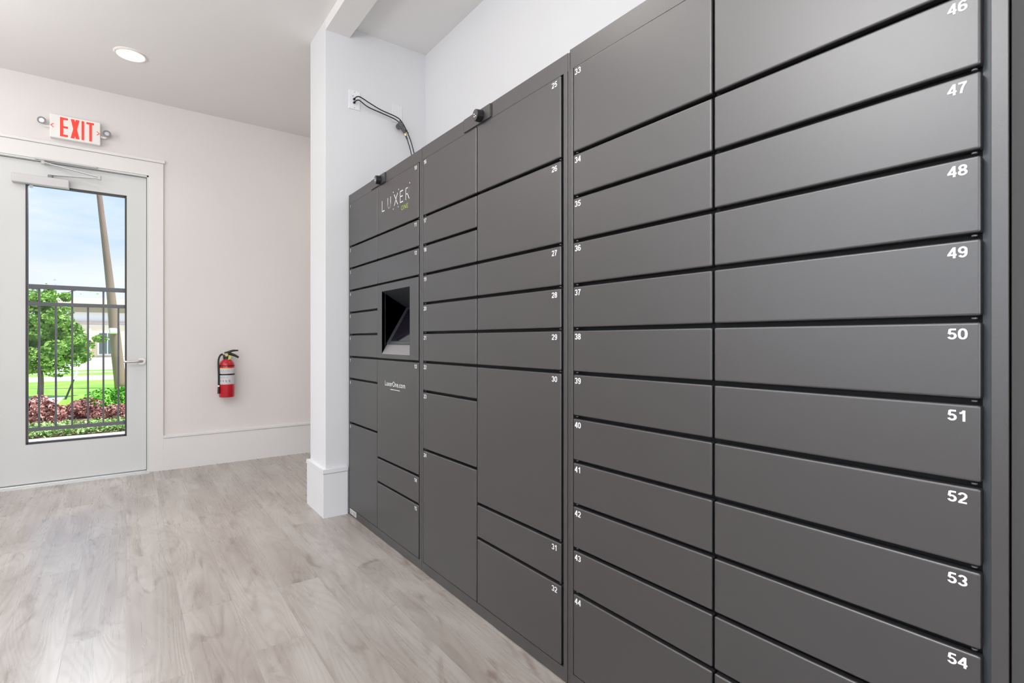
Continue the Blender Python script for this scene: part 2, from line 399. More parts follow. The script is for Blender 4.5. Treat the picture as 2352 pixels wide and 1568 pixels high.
# door closer
clo = link('door_closer', boxbm(-0.674, -0.352, DY-0.055, DY-0.001, 2.252, 2.318, bev=0.007, seg=3), M['closer'], door)
bm = BM(); cyl(bm, (-0.46, DY-0.03, 2.318), (0, 0, 1), 0.016, 0.022, 20)
link('spindle', bm, M['lamp_ring'], clo)
bm = BM()
def bar(bm, a, b, w, t):
    a = Vector(a); b = Vector(b); d = (b-a).normalized(); s = Vector((0, 0, 1)).cross(d).normalized() * w/2; u = Vector((0, 0, t))
    return prism(bm, [a-s, a+s, b+s, b-s], u)
bar(bm, (-0.46, DY-0.03, 2.338), (-0.165, DY-0.085, 2.352), 0.026, 0.007)
bar(bm, (-0.165, DY-0.085, 2.360), (-0.50, DY-0.034, 2.424), 0.026, 0.007)
cyl(bm, (-0.168, DY-0.085, 2.345), (0, 0, 1), 0.012, 0.03, 16)
link('arm', bm, M['closer'], clo)
bm = BM(); box(bm, -0.545, -0.185, DY-0.062, DY-0.034, 2.4395, 2.452, bev=0.002); cyl(bm, (-0.50, DY-0.036, 2.415), (0, 0, 1), 0.013, 0.03, 16)
link('shoe', bm, M['closer'], clo)
bm = BM(); box(bm, -0.58, -0.56, DY-0.018, DY-0.001, 2.232, 2.25); 
link('bracket', bm, M['closer'], clo)

# ------------------------------------------------------------------ recessed downlight
LX, LY = 0.0237, 4.4485
dl = empty('recessed_downlight', (LX, LY, CEIL))
tag(dl, 'round recessed downlight glowing warm white in the ceiling above the exit', 'ceiling light')
bm = BM(); lathe(bm, [(0.078, CEIL-0.004), (0.082, CEIL-0.010), (0.092, CEIL-0.009), (0.098, CEIL-0.0005)], LX, LY, 48)
link('trim_ring', bm, M['light_trim'], dl, smooth=True)
bm = BM(); cyl(bm, (LX, LY, CEIL-0.008), (0, 0, 1), 0.079, 0.007, 48)
link('lens', bm, M['light_lens'], dl)

# ------------------------------------------------------------------ exit sign
ex = empty('exit_sign', (-0.312, YB, 2.70))
tag(ex, 'white exit sign with red letters and two round emergency lamps, above the glass door', 'exit sign')
link('housing', boxbm(-0.462, -0.163, YB-0.050, YB-0.001, 2.620, 2.797, bev=0.006, seg=3), M['exit_body'], ex)
bm = BM(); yl = YB-0.0508
# block letters from bars
def seg2(bm, x0, z0, x1, z1, w):
    a = Vector((x0, yl, z0)); b = Vector((x1, yl, z1)); d = (b-a).normalized(); n = Vector((-d.z, 0, d.x)) * w/2
    return prism(bm, [a-n, a+n, b+n, b-n], (0, -0.0012, 0))
H0, H1 = 2.636, 2.781; sw = 0.018
box(bm, -0.402, -0.402+sw, yl-0.0012, yl, H0, H1)
for zc in (H0+sw/2, (H0+H1)/2, H1-sw/2): box(bm, -0.402, -0.357, yl-0.0013, yl, zc-sw*0.42, zc+sw*0.42)
for sgn in (1, -1):
    a, b = (-0.330, -0.300); 
    p0, p1 = (a, b) if sgn == 1 else (b, a)
    prism(bm, [(p0-0.011, yl, H0), (p0+0.011, yl, H0), (p1+0.011, yl, H1), (p1-0.011, yl, H1)], (0, -0.0012-0.0001*sgn, 0))
box(bm, -0.277, -0.277+sw*0.85, yl-0.0012, yl, H0, H1)
box(bm, -0.231, -0.231+sw*0.9, yl-0.0012, yl, H0, H1); box(bm, -0.248, -0.202, yl-0.0013, yl, H1-sw*0.85, H1)
link('lettering', bm, M['exit_red'], ex)
for sx, cx_ in ((-1, -0.447), (1, -0.177)):
    bm = BM()
    tip = cx_ + sx*0.008; bk = cx_ - sx*0.009
    seg2(bm, bk, 2.709+0.014, tip, 2.709, 0.0045); seg2(bm, bk, 2.709-0.014, tip, 2.709, 0.0045)
    link('chevron', bm, M['exit_red'], ex)
for sx, cx_, cz in ((-1, -0.503, 2.727), (1, -0.124, 2.716)):
    bm = BM(); c = Vector((cx_, YB-0.055, cz))
    ax = Vector((sx*0.15, -1, -0.10)).normalized()
    cyl(bm, c - ax*0.02, ax, 0.020, 0.030, 32, r2=0.027)
    lathe_pts = None
    hd = link('lamp_head', bm, M['lamp_ring'], ex, smooth=True, autosmooth=35)
    bm = BM(); cyl(bm, c + ax*0.0095, ax, 0.0150, 0.0018, 28); link('lens', bm, M['lamp_lens'], hd)
    bm = BM(); ex0 = -0.462 if sx < 0 else -0.163
    tube(bm, [(ex0 - sx*0.004, YB-0.025, cz-0.022), (cx_ + (-sx)*0.012, YB-0.025, cz-0.024), (cx_, YB-0.032, cz-0.012)], [0.010, 0.009, 0.008], 12)
    link('lamp_arm', bm, M['exit_body'], ex, smooth=True)

# ------------------------------------------------------------------ fire extinguisher
EX, EY, ER = 0.710, YB-0.070, 0.0605
fx = empty('fire_extinguisher', (EX, EY, 0.595))
tag(fx, 'red fire extinguisher with black hose hung on the wall right of the door', 'fire extinguisher')
ZB = 0.592
bm = BM(); lathe(bm, [(0.0, ZB+0.006), (ER-0.010, ZB+0.004), (ER-0.003, ZB), (ER, ZB+0.008), (ER, 0.870), (ER-0.003, 0.886), (ER-0.012, 0.903), (ER-0.026, 0.917), (0.026, 0.925), (0.022, 0.930), (0.0, 0.930)], EX, EY, 48)
cylb = link('cylinder', bm, M['red'], fx, smooth=True, autosmooth=60)
bm = BM(); lathe(bm, [(ER+0.0006, 0.706), (ER+0.0006, 0.848)], EX, EY, 60)
lab = link('label_band', bm, M['ext_label'], fx, smooth=True)
bm = BM(); lathe(bm, [(ER+0.0010, 0.842), (ER+0.0010, 0.849)], EX, EY, 40, radians(180), radians(300))
link('yellow_stripe', bm, M['ext_yellow'], lab, smooth=True)
def on_cyl(a0, z0, r=ER+0.0012): return lambda u, v: (EX + r*cos(a0+u/ER), EY + r*sin(a0+u/ER), z0+v)
bm = BM(); rg = random.Random(3)
def cquad(bm, f, u0, u1, v0, v1):
    n = 3; P = [(u0+(u1-u0)*i/n) for i in range(n+1)]
    for i in range(n):
        bm.faces.new([bm.verts.new(f(*q)) for q in ((P[i], v0), (P[i+1], v0), (P[i+1], v1), (P[i], v1))])
for zc, n, u_end in ((0.828, 4, .09), (0.820, 6, .09), (0.812, 5, .085), (0.768, 3, .08), (0.760, 3, .08), (0.715, 6, .11)):
    u = 0.012
    while u < u_end:
        wdt = rg.uniform(0.006, 0.018); cquad(bm, on_cyl(radians(195), zc), u, u+wdt, 0, 0.0022); u += wdt + 0.004
for k, u in enumerate((0.014, 0.038, 0.062, 0.086)):
    f = on_cyl(radians(195), 0.728)
    cquad(bm, f, u, u+0.004, 0, 0.018); cquad(bm, f, u+0.006, u+0.013, 0.010, 0.014); cquad(bm, f, u+0.006, u+0.012, 0.002, 0.006)
    if k > 1: cquad(bm, f, u+0.002, u+0.013, -0.001, 0.003)
link('printed_text', bm, M['ext_grey'], lab)
for zc, h in ((0.868, 0.007), (0.792, 0.012)):
    bm = BM(); lathe(bm, [(ER, zc-h/2), (ER+0.0025, zc-h/2), (ER+0.0025, zc+h/2), (ER, zc+h/2)], EX, EY, 48)
    st = link('strap', bm, M['ext_black'], fx, smooth=True, autosmooth=40)
bm = BM(); lathe(bm, [(0.0, 0.926), (0.027, 0.926), (0.027, 0.944), (0.022, 0.948), (0.0, 0.948)], EX, EY, 32)
link('collar', bm, M['ext_black'], fx, smooth=True, autosmooth=40)
bm = BM(); cyl(bm, (EX, EY, 0.946), (0, 0, 1), 0.016, 0.030, 20); cyl(bm, (EX-0.012, EY, 0.962), (-0.95, -0.2, 0.25), 0.011, 0.026, 16)
val = link('valve', bm, M['nickel'], fx, smooth=True, autosmooth=40)
bm = BM(); cyl(bm, (EX-0.004, EY-0.014, 0.962), (0, -1, 0), 0.012, 0.009, 20); link('gauge', bm, M['brass'], val)
bm = BM(); bar_pts = None
tube(bm, [(EX-0.018, EY-0.002, 0.980), (EX+0.010, EY-0.004, 0.984), (EX+0.045, EY-0.010, 0.998), (EX+0.088, EY-0.018, 1.000)], [0.006, 0.011, 0.009, 0.006], 10)
link('squeeze_lever', bm, M['ext_black'], fx, smooth=True)
bm = BM(); tube(bm, [(EX-0.004, EY-0.002, 0.976), (EX+0.022, EY-0.004, 0.972), (EX+0.060, EY-0.012, 0.958), (EX+0.091, EY-0.020, 0.938)], [0.009, 0.012, 0.011, 0.008], 10)
link('carry_handle', bm, M['ext_black'], fx, smooth=True)
bm = BM(); tube(bm, [(EX-0.034, EY-0.008, 0.969), (EX-0.050, EY-0.014, 0.960), (EX-0.064, EY-0.018, 0.930), (EX-0.0675, EY-0.022, 0.880), (EX-0.0650, EY-0.024, 0.800), (EX-0.0650, EY-0.024, 0.700)], 0.0075, 12)
hose = link('hose', bm, M['ext_black'], fx, smooth=True)
bm = BM(); cyl(bm, (EX-0.0650, EY-0.024, 0.686), (0, 0, 1), 0.0082, 0.014, 16); link('hose_ferrule', bm, M['plate'], hose)
bm = BM(); cyl(bm, (EX-0.0652, EY-0.024, 0.626), (0, 0, 1), 0.0095, 0.060, 16, r2=0.0078); link('nozzle', bm, M['ext_black'], hose, smooth=True, autosmooth=40)
bm = BM(); prism(bm, [(EX+0.004, EY-0.036, 0.918), (EX+0.024, EY-0.033, 0.924), (EX+0.032, EY-0.030, 0.952), (EX+0.014, EY-0.030, 0.960), (EX+0.008, EY-0.034, 0.945)], (0, -0.001, 0))
link('inspection_tag', bm, M['ext_tag'], fx)
bm = BM(); box(bm, EX-0.02, EX+0.02, EY+0.062, YB-0.0005, 0.76, 0.97); box(bm, EX-0.012, EX+0.012, EY+0.012, EY+0.064, 0.950, 0.954)
link('wall_bracket', bm, M['ext_black'], fx)

# ------------------------------------------------------------------ locker banks
D = 1.120         # front face of the doors
DEPTH = 1.660
GAP = 0.0105
PITCH = 0.1372
def Zr(k): return 1.9435 - PITCH*k if False else 1.394 + PITCH*(4-k)   # row boundary: k=0 top
ROW = {0: 1.9425, 2: 1.6685, 3: 1.5320, 4: 1.3940, 5: 1.2570, 6: 1.1200, 7: 0.9830, 8: 0.8460, 9: 0.7080, 10: 0.5715, 11: 0.4345, 12: 0.2985, 14: 0.0450}
def door_mesh(bm, y0, y1, z0, z1):
    """y0>y1: near-left to right, rounded sheet steel front"""
    box(bm, D, D+0.019, y1, y0, z0, z1, bev=0.0042, seg=4)
    return bm
def ell(cx, cy, rx, ry, a0, a1, n=16, p=1.0):
    out = []
    for i in range(n+1):
        a = radians(a0+(a1-a0)*i/n); c, q = cos(a), sin(a)
        out.append((cx+rx*math.copysign(abs(c)**p, c), cy+ry*math.copysign(abs(q)**p, q)))
    return out
DIG = {
 '0': [ell(.29, .5, .20, .415, 0, 360, 28, .82)],
 '1': [[(.36, 0), (.36, 1.0)], [(.10, .735), (.20, .745), (.29, .80), (.33, .93)]],
 '2': [ell(.285, .69, .195, .225, 170, -25, 14) + [(.36, .42), (.20, .27), (.115, .085)], [(.03, .085), (.53, .085)]],
 '3': [ell(.275, .70, .185, .215, 165, -90, 14), ell(.275, .285, .205, .20, 90, -165, 14)],
 '4': [[(.415, 0), (.415, 1.0)], [(.385, .93), (.10, .36), (.07, .30)], [(.01, .305), (.56, .305)]],
 '5': [[(.52, .915), (.15, .915)], [(.165, .94), (.115, .50)], [(.115, .50)] + ell(.28, .325, .205, .24, 128, -160, 16)],
 '6': [ell(.29, .315, .195, .235, 0, 360, 24), ell(.30, .60, .205, .32, 35, 185, 12) + [(.095, .42), (.10, .30)]],
 '7': [[(.03, .915), (.53, .915)], [(.47, .90), (.36, .70), (.265, .45), (.215, .20), (.195, 0)]],
 '8': [ell(.29, .725, .175, .19, 0, 360, 22), ell(.29, .285, .20, .20, 0, 360, 22)],
}
DIG['9'] = [[(.58-a, 1-b) for a, b in st] for st in DIG['6']]
def ribbon(bm, pts, w, place):
    P = [Vector(p) for p in pts]; closed = (P[0]-P[-1]).length < 1e-5
    if closed: P = P[:-1]
    n = len(P); Lf = []; Rt = []
    for i in range(n):
        a = P[i-1] if (i > 0 or closed) else None; b = P[(i+1) % n] if (i < n-1 or closed) else None
        d1 = (P[i]-a).normalized() if a is not None else None; d2 = (b-P[i]).normalized() if b is not None else None
        d1 = d1 or d2; d2 = d2 or d1
        t = (d1+d2).normalized(); k = 1/max(.5, t.dot(d1)); m = Vector((-t.y, t.x))*w/2*k
        Lf.append(bm.verts.new(place(*(P[i]+m)))); Rt.append(bm.verts.new(place(*(P[i]-m))))
    for i in range(n if closed else n-1):
        j = (i+1) % n; bm.faces.new((Rt[i], Rt[j], Lf[j], Lf[i]))
def digits(bm, s, place, h, align):
    adv = .615; kx = h*1.22; w = .62*kx*.0 + (.58 + adv*(len(s)-1))*kx
    o = 0 if align == 'left' else -w
    for i, ch in enumerate(s):
        for q_, st in enumerate(DIG[ch]):
            # strokes are laid out in digit units; the horizontal stretch is applied by the mapping
            ribbon(bm, st, .165, lambda u, v, i=i, q_=q_: Vector(place(o+(u+adv*i)*kx, v*h)) - Vector((0.00012*q_, 0, 0)))
def number_bm(n, y, z, align, h=0.0185):
    bm = BM(); digits(bm, str(n), onX(D-0.0005, y, z), h, align)
    return bm
def locker_bank(name, label, yl, yr, yc, ztop, left_doors, right_doors, kiosk=None, mount=None, right_gap=0.0135, stile_r=0.018, stile_l=0.014):
    root = empty(name, ((D+DEPTH)/2, (yl+yr)/2, 0))
    tag(root, label, 'locker', 'parcel locker banks along the wall')
    e = 0.0006
    yl -= e; yr += e
    bm = BM(); fx0 = D+0.021
    if kiosk is None: box(bm, fx0, DEPTH, yr, yl, 0.002, ztop)
    else:
        ky0, ky1, kz0, kz1 = kiosk                       # opening through the front of the carcass
        fd = 0.24
        box(bm, fx0+fd, DEPTH, yr, yl, 0.002, ztop)
        box(bm, fx0, fx0+fd, ky0, yl, 0.002, ztop); box(bm, fx0, fx0+fd, yr, ky1, 0.002, ztop)
        box(bm, fx0, fx0+fd, ky1, ky0, 0.002, kz0); box(bm, fx0, fx0+fd, ky1, ky0, kz1, ztop)
    link('carcass', bm, M['locker_in'], root)
    # header, plinth and the two stiles are flush with the doors
    zh = ROW[0] + 0.0002
    hb = BM(); box(hb, D+0.0020, fx0, yr, yl, zh, ztop)
    link('header_panel', hb, M['locker'], root)
    link('plinth', boxbm(D, fx0, yr, yl, 0.002, ROW[14]-0.0006, bev=0.0012), M['locker'], root)
    link('stile', boxbm(D, fx0, yl-stile_l, yl, ROW[14]-0.0010, zh-0.0006, bev=0.0012), M['locker'], root)
    link('stile', boxbm(D-0.0006, fx0, yr, yr+stile_r, ROW[14]-0.0010, zh-0.0006, bev=0.0012), M['locker'], root)
    side = boxbm(D+0.001, DEPTH, yl, yl+0.0004, 0.002, ztop); link('side_panel', side, M['locker'], root)
    yl_in = yl - stile_l - 0.0012; yr_in = yr + stile_r + right_gap
    cg = 0.0028
    for (cols, ya, yb, al) in ((left_doors, yl_in, yc+cg, 'left'), (right_doors, yc-cg, yr_in, 'right')):
        for (n, r0, r1) in cols:
            z1 = ROW[r0]; z0 = ROW[r1] + (GAP if r1 != 14 else 0.0)
            if n == 'kiosk': continue
            d = link('door', door_mesh(BM(), ya, yb, z0, z1), M['locker'], root, origin=(D, (ya+yb)/2, (z0+z1)/2))
            if al == 'left': nb = number_bm(n, ya-0.0075, z1-0.0275, 'left')
            else: nb = number_bm(n, yb+0.0165, z1-0.0285, 'right')
            num = link('number', nb, M['white_ink'], d)
            num['label'] = 'white printed number %s' % n
            if r1 != 14:      # rubber bumper and latch seen in the gap below the door
                bb = BM(); yb_ = (ya-0.010) if al == 'left' else (yb+0.010)
                cyl(bb, (D+0.0095, yb_, z0-0.0052), (0, 0, 1), 0.0042, 0.0026, 16)
                link('bumper', bb, M['bolt'], d)
            yield_doors.append((n, d, ya, yb, z0, z1))
    if mount:
        ym = mount; bm = BM()
        pl = BM(); box(pl, D-0.0030, D+0.0009, ym-0.096, ym+0.096, ROW[0]+0.004, ztop-0.0015)
        mp = link('camera_plate', pl, M['locker'], root)
        pl = BM(); box(pl, D-0.0006, D+0.0008, ym-0.1020, ym+0.1020, ROW[0]+0.006, ztop-0.004); link('plate_gap_shade', pl, M['door_dark'], mp)  # dark slab colours in the shaded gap round the plate
        c = Vector((D, ym-0.032, (ROW[0]+ztop)/2)); ax = Vector((-1, 0.12, -0.05)).normalized()
        b2 = BM(); cyl(b2, c, ax, 0.0240, 0.028, 40, r2=0.0225, bev=0.002); link('camera_barrel', b2, M['black_plastic'], mp, smooth=True, autosmooth=40)
        b3 = BM(); cyl(b3, c + ax*0.0275, ax, 0.0212, 0.0012, 32); link('camera_face', b3, M['locker'], mp)
        u = Vector((0, 1, 0)); v = Vector((0, 0, 1)); b4 = BM()
        for du in (-1, 1):
            for dv in (-1, 1): cyl(b4, c + ax*0.0287 + u*du*0.0055 + v*dv*0.0048, ax, 0.0022, 0.0006, 12)
        link('diodes', b4, M['led'], mp)
    return root
yield_doors = []
K = (2.6905, 2.3437, 1.0165, 1.3565)
def cam_y(v): return v
bank1 = locker_bank('parcel_locker', 'dark grey locker bank 1 to 15 with recessed kiosk screen, against the white pier', 3.2150, 2.2160, 2.7560, 2.000,
    [(1, 0, 2), (2, 2, 3), (3, 3, 4), (4, 4, 5), (5, 5, 6), (6, 6, 7), (7, 7, 8), (8, 8, 10), (9, 10, 14)],
    [(10, 0, 2), (11, 2, 3), (12, 3, 4), ('kiosk', 4, 7), (13, 7, 11), (14, 11, 12), (15, 12, 14)], kiosk=K, mount=2.742)
n1 = len(yield_doors)
bank2 = locker_bank('parcel_locker', 'dark grey locker bank 16 to 32, the middle one of the three banks', 2.2160, 1.2060, 1.7360, 2.001,
    [(16, 0, 2), (17, 2, 3), (18, 3, 4), (19, 4, 5), (20, 5, 6), (21, 6, 7), (22, 7, 8), (23, 8, 10), (24, 10, 14)],
    [(25, 0, 2), (26, 2, 4), (27, 4, 5), (28, 5, 6), (29, 6, 7), (30, 7, 11), (31, 11, 12), (32, 12, 14)], mount=1.733)
bank3 = locker_bank('parcel_locker', 'dark grey locker bank 33 to 56, closest to the viewer with the largest numbers', 1.1960, 0.1840, 0.7000, 2.006,
    [(33, 0, 2), (34, 2, 3), (35, 3, 4), (36, 4, 5), (37, 5, 6), (38, 6, 7), (39, 7, 8), (40, 8, 9), (41, 9, 10), (42, 10, 11), (43, 11, 12), (44, 12, 14)],
    [(45, 0, 2), (46, 2, 3), (47, 3, 4), (48, 4, 5), (49, 5, 6), (50, 6, 7), (51, 7, 8), (52, 8, 9), (53, 9, 10), (54, 10, 11), (55, 11, 12), (56, 12, 14)], stile_r=0.0215, right_gap=0.0118)
# narrow filler between bank 2 and bank 3
fl = link('filler_strip', boxbm(D+0.0015, DEPTH, 1.1968, 1.2052, 0.002, 1.998), M['locker'])
tag(fl, 'narrow dark steel strip closing the joint between lockers 32 and 44', 'strip')
link('recess_strip', boxbm(D+0.0195, D+0.0209, 0.2062, 0.2195, 0.0455, 1.94), mat('blue grey lit frame steel', (0.075, 0.088, 0.10), 0.4), bank3)  # lighter copy of the frame face, apart from the shade-darkened carcass
# the panel right of bank 3
fp = link('end_panel', boxbm(D+0.004, DEPTH, -0.55, 0.1825, 0.002, 2.006, bev=0.001), mat('end panel laminate', (0.075, 0.074, 0.073), 0.6, spec=0.25))
tag(fp, 'plain dark grey end panel at the right edge of the lockers', 'panel')

# kiosk on bank 1
yA, yB_, zK0, zK1 = K
ya, yb = 2.7560-0.0028, 2.2160+0.0006+0.018+0.0135
z1 = ROW[4]; z0 = ROW[7] + GAP
ko = empty('kiosk', (D, (ya+yb)/2, (z0+z1)/2)); ko.parent = bank1; ko.location = Vector((D, (ya+yb)/2, (z0+z1)/2)) - bank1.location
ko['label'] = 'grey framed kiosk with a sloping touch screen'
bm = BM(); ft = 0.0022
def frame_panel(bm):
    box(bm, D, D+0.019, yA, ya, z0, z1, bev=0.0012, seg=2); box(bm, D, D+0.019, yb, yB_, z0, z1, bev=0.0012, seg=2)
    box(bm, D+0.0001, D+0.019, yB_, yA, z0, zK0); box(bm, D+0.0001, D+0.019, yB_, yA, zK1, z1)
frame_panel(bm); link('bezel_frame', bm, M['locker'], ko)
xa, za = D+0.150, 1.272               # the deep apex
bm = BM()
def quad(bm, pts, mi=0):
    f = bm.faces.new([bm.verts.new(p) for p in pts]); f.material_index = mi; return f
quad(bm, [(D, yA, zK1), (xa, yA, za), (D, yA, zK0)]); quad(bm, [(D, yB_, zK1), (D, yB_, zK0), (xa, yB_, za)])
quad(bm, [(D, yA, zK1), (D, yB_, zK1), (xa, yB_, za), (xa, yA, za)])
link('recess_lining', bm, M['kiosk'], ko)
# sloping face from the front lip up to the apex
A = Vector((D, 0, zK0)); B = Vector((xa, 0, za)); sl = (B-A); n_ = Vector((-sl.z, 0, sl.x)).normalized()
def onS(y, t, h=0): q = A + sl*t + n_*h; return (q.x, y, q.z)
bm = BM(); prism(bm, [onS(yA, 0), onS(yA, 1), onS(yA, 1, -0.004), onS(yA, 0, -0.004)], (0, yB_-yA, 0))
link('screen_shelf', bm, M['kiosk_floor'], ko)
bm = BM(); prism(bm, [onS(yA, 0.20, 0.0), onS(yA, 0.999, 0.0), onS(yA, 0.999, 0.006), onS(yA, 0.20, 0.006)], (0, yB_-yA+0.0, 0))
sb = link('screen_bezel', bm, M['kiosk'], ko)
bm = BM(); yy0, yy1 = yA-0.045, yB_+0.030
prism(bm, [onS(yy0, 0.26, 0.006), onS(yy0, 0.95, 0.006), onS(yy0, 0.95, 0.008), onS(yy0, 0.26, 0.008)], (0, yy1-yy0, 0))
link('touch_screen', bm, M['screen'], sb)

# printing on doors 10, 13 and the stickers on door 9
dd = {q[0]: q for q in yield_doors}
XT = D-0.0006
def stroke(bm, pts, w, place):
    for (a, b) in zip(pts[:-1], pts[1:]):
        a = Vector((a[0], a[1])); b = Vector((b[0], b[1])); d = (b-a).normalized(); n = Vector((-d.y, d.x))*w/2; e = d*w*0.35
        q = [a-n-e, b-n+e, b+n+e, a+n-e]
        bm.faces.new([bm.verts.new(place(p.x, p.y)) for p in q])
h = 0.056; pl = onX(XT, 2.6850, 1.7925)
bm = BM(); w = 0.0052
def arc(cx, cy, rx, ry, a0, a1, n=10): return [(cx+rx*cos(radians(a0+(a1-a0)*i/n)), cy+ry*sin(radians(a0+(a1-a0)*i/n))) for i in range(n+1)]
stroke(bm, [(0, h), (0, 0), (0.030, 0)], w, pl)
u0 = 0.077; stroke(bm, [(u0, h), (u0, 0.018)] + arc(u0+0.018, 0.018, 0.018, 0.018, 180, 360) + [(u0+0.036, h)], w, pl)
x0 = 0.160; stroke(bm, [(x0, h), (x0+0.040, 0)], w, pl); stroke(bm, [(x0, 0), (x0+0.040, h)], w, pl)
e0 = 0.232; stroke(bm, [(e0+0.032, h), (e0, h), (e0, 0), (e0+0.032, 0)], w, pl); stroke(bm, [(e0, h*0.52), (e0+0.028, h*0.52)], w, pl)
r0 = 0.299; stroke(bm, [(r0, 0), (r0, h), (r0+0.020, h)] + arc(r0+0.020, h-0.0145, 0.0150, 0.0145, 90, -90) + [(r0, h-0.029)], w, pl); stroke(bm, [(r0+0.018, h-0.029), (r0+0.036, 0)], w, pl)
for (du, dv) in ((0.147, h+0.016), (0.213, h+0.016), (0.343, h+0.018), (0.147, -0.016), (0.208, -0.016)):
    c = [(du+0.0035*cos(2*pi*k/10), dv+0.0035*sin(2*pi*k/10)) for k in range(10)]
    bm.faces.new([bm.verts.new(pl(*q)) for q in c])
o = link('logo_lettering', bm, M['white_ink'], dd[10][1])
bm = BM(); text_bm(bm, 'ONE', onX(XT, 2.4400, 1.7500), 0.0225, width=0.078, bold=-0.004, spacing=1.15); link('logo_word', bm, M['green_ink'], dd[10][1])
bm = BM(); text_bm(bm, 'LuxerOne.com', onX(XT, 2.6450, 0.8475), 0.0265, width=0.250, bold=0.0)
quad(bm, [onX(XT, 2.575, 0.8300)(0, 0), onX(XT, 2.575, 0.8300)(0.118, 0), onX(XT, 2.575, 0.8300)(0.118, 0.0028), onX(XT, 2.575, 0.8300)(0, 0.0028)])
link('web_address', bm, M['white_ink'], dd[13][1])
bm = BM(); box(bm, D-0.0010, D-0.0002, 3.080, 3.190, 0.012, 0.0435, bev=0)
pl9 = link('rating_sticker', bm, mat('sticker paper', (0.62, 0.60, 0.58), 0.5), dd[9][1])
bm = BM()
for (u, v, ww, hh) in ((0.008, 0.020, 0.030, 0.003), (0.008, 0.013, 0.040, 0.003), (0.008, 0.006, 0.034, 0.003), (0.062, 0.006, 0.012, 0.018), (0.082, 0.006, 0.014, 0.008), (0.082, 0.017, 0.018, 0.006)):
    f = onX(D-0.0012, 3.190, 0.012); quad(bm, [f(u, v), f(u+ww, v), f(u+ww, v+hh), f(u, v+hh)])
link('sticker_print', bm, mat('sticker ink', (0.30, 0.29, 0.28), 0.5), pl9)

# ------------------------------------------------------------------ wall plates and cables on the pier
YP = 3.240
wp = link('wall_plate', boxbm(1.127, 1.200, YP-0.006, YP-0.0002, 2.560, 2.678, bev=0.0022), M['plate'], origin=(1.163, YP, 2.619))
tag(wp, 'white outlet plate with two black cables plugged in, high on the white pier', 'wall plate')
bm = BM()
for zc in (2.668, 2.570): cyl(bm, (1.163, YP-0.006, zc), (0, -1, 0), 0.0028, 0.001, 12)
box(bm, 1.150, 1.158, YP-0.0068, YP-0.006, 2.640, 2.6445)
link('screws', bm, M['lamp_ring'], wp)
bm = BM()
for zc in (2.622, 2.600): cyl(bm, (1.160, YP-0.006, zc), (0, -1, 0), 0.007, 0.012, 16)
link('jacks', bm, M['black_plastic'], wp)
wp2 = link('wall_plate', boxbm(1.417, 1.492, YP-0.005, YP-0.0002, 2.548, 2.668, bev=0.002), M['plate2'], origin=(1.455, YP, 2.61))
tag(wp2, 'wall plate painted over in wall colour, behind the black cable adapter', 'wall plate')
bm = BM()
for zc in (2.592, 2.626):
    box(bm, 1.437, 1.473, YP-0.0062, YP-0.005, zc-0.014, zc+0.014, bev=0.0005)
link('sockets', bm, M['plate2'], wp2)
def cable(label, pts, r=0.0035):
    o = link('cable', tube(BM(), pts, r, 10, 8), M['cable'], smooth=True, origin=pts[0])
    tag(o, label, 'cable'); return o
c1 = cable('upper black cable running from the white outlet plate down behind the lockers',
    [(1.160, YP-0.020, 2.622), (1.163, YP-0.045, 2.624), (1.185, YP-0.050, 2.627), (1.25, YP-0.038, 2.612), (1.33, YP-0.034, 2.590), (1.43, YP-0.036, 2.572), (1.470, YP-0.036, 2.552), (1.510, YP-0.032, 2.500), (1.545, YP-0.030, 2.43), (1.572, YP-0.032, 2.33), (1.590, YP-0.04, 2.20), (1.60, YP-0.045, 2.006)])
c2 = cable('lower black cable running from the white outlet plate to the round adapter',
    [(1.160, YP-0.020, 2.600), (1.163, YP-0.040, 2.602), (1.182, YP-0.046, 2.606), (1.24, YP-0.036, 2.585), (1.33, YP-0.032, 2.572), (1.42, YP-0.034, 2.556), (1.458, YP-0.036, 2.538)])
ad = empty('cable_adapter', (1.462, YP-0.03, 2.52)); tag(ad, 'black round cable adapter with brass tip hanging between the cables on the pier', 'adapter')
bm = BM(); cyl(bm, (1.452, YP-0.045, 2.512), (0, 1, 0), 0.019, 0.018, 28, bev=0.003); tube(bm, [(1.452, YP-0.038, 2.540), (1.470, YP-0.037, 2.520), (1.488, YP-0.036, 2.492), (1.497, YP-0.036, 2.478)], [0.006, 0.014, 0.011, 0.008], 14)
link('adapter_body', bm, M['grey_plastic'], ad, smooth=True, autosmooth=45)
bm = BM(); tube(bm, [(1.497, YP-0.036, 2.478), (1.503, YP-0.036, 2.462)], 0.0062, 12, 1); link('connector', bm, M['brass'], ad)
bm = BM(); tube(bm, [(1.503, YP-0.036, 2.462), (1.512, YP-0.036, 2.443)], 0.0048, 12, 1); link('boot', bm, M['black_plastic'], ad)
c3 = cable('black cable hanging from the brass connector down behind the lockers',
    [(1.512, YP-0.036, 2.443), (1.535, YP-0.040, 2.37), (1.552, YP-0.042, 2.29), (1.566, YP-0.046, 2.20), (1.58, YP-0.050, 2.006)], 0.0032)
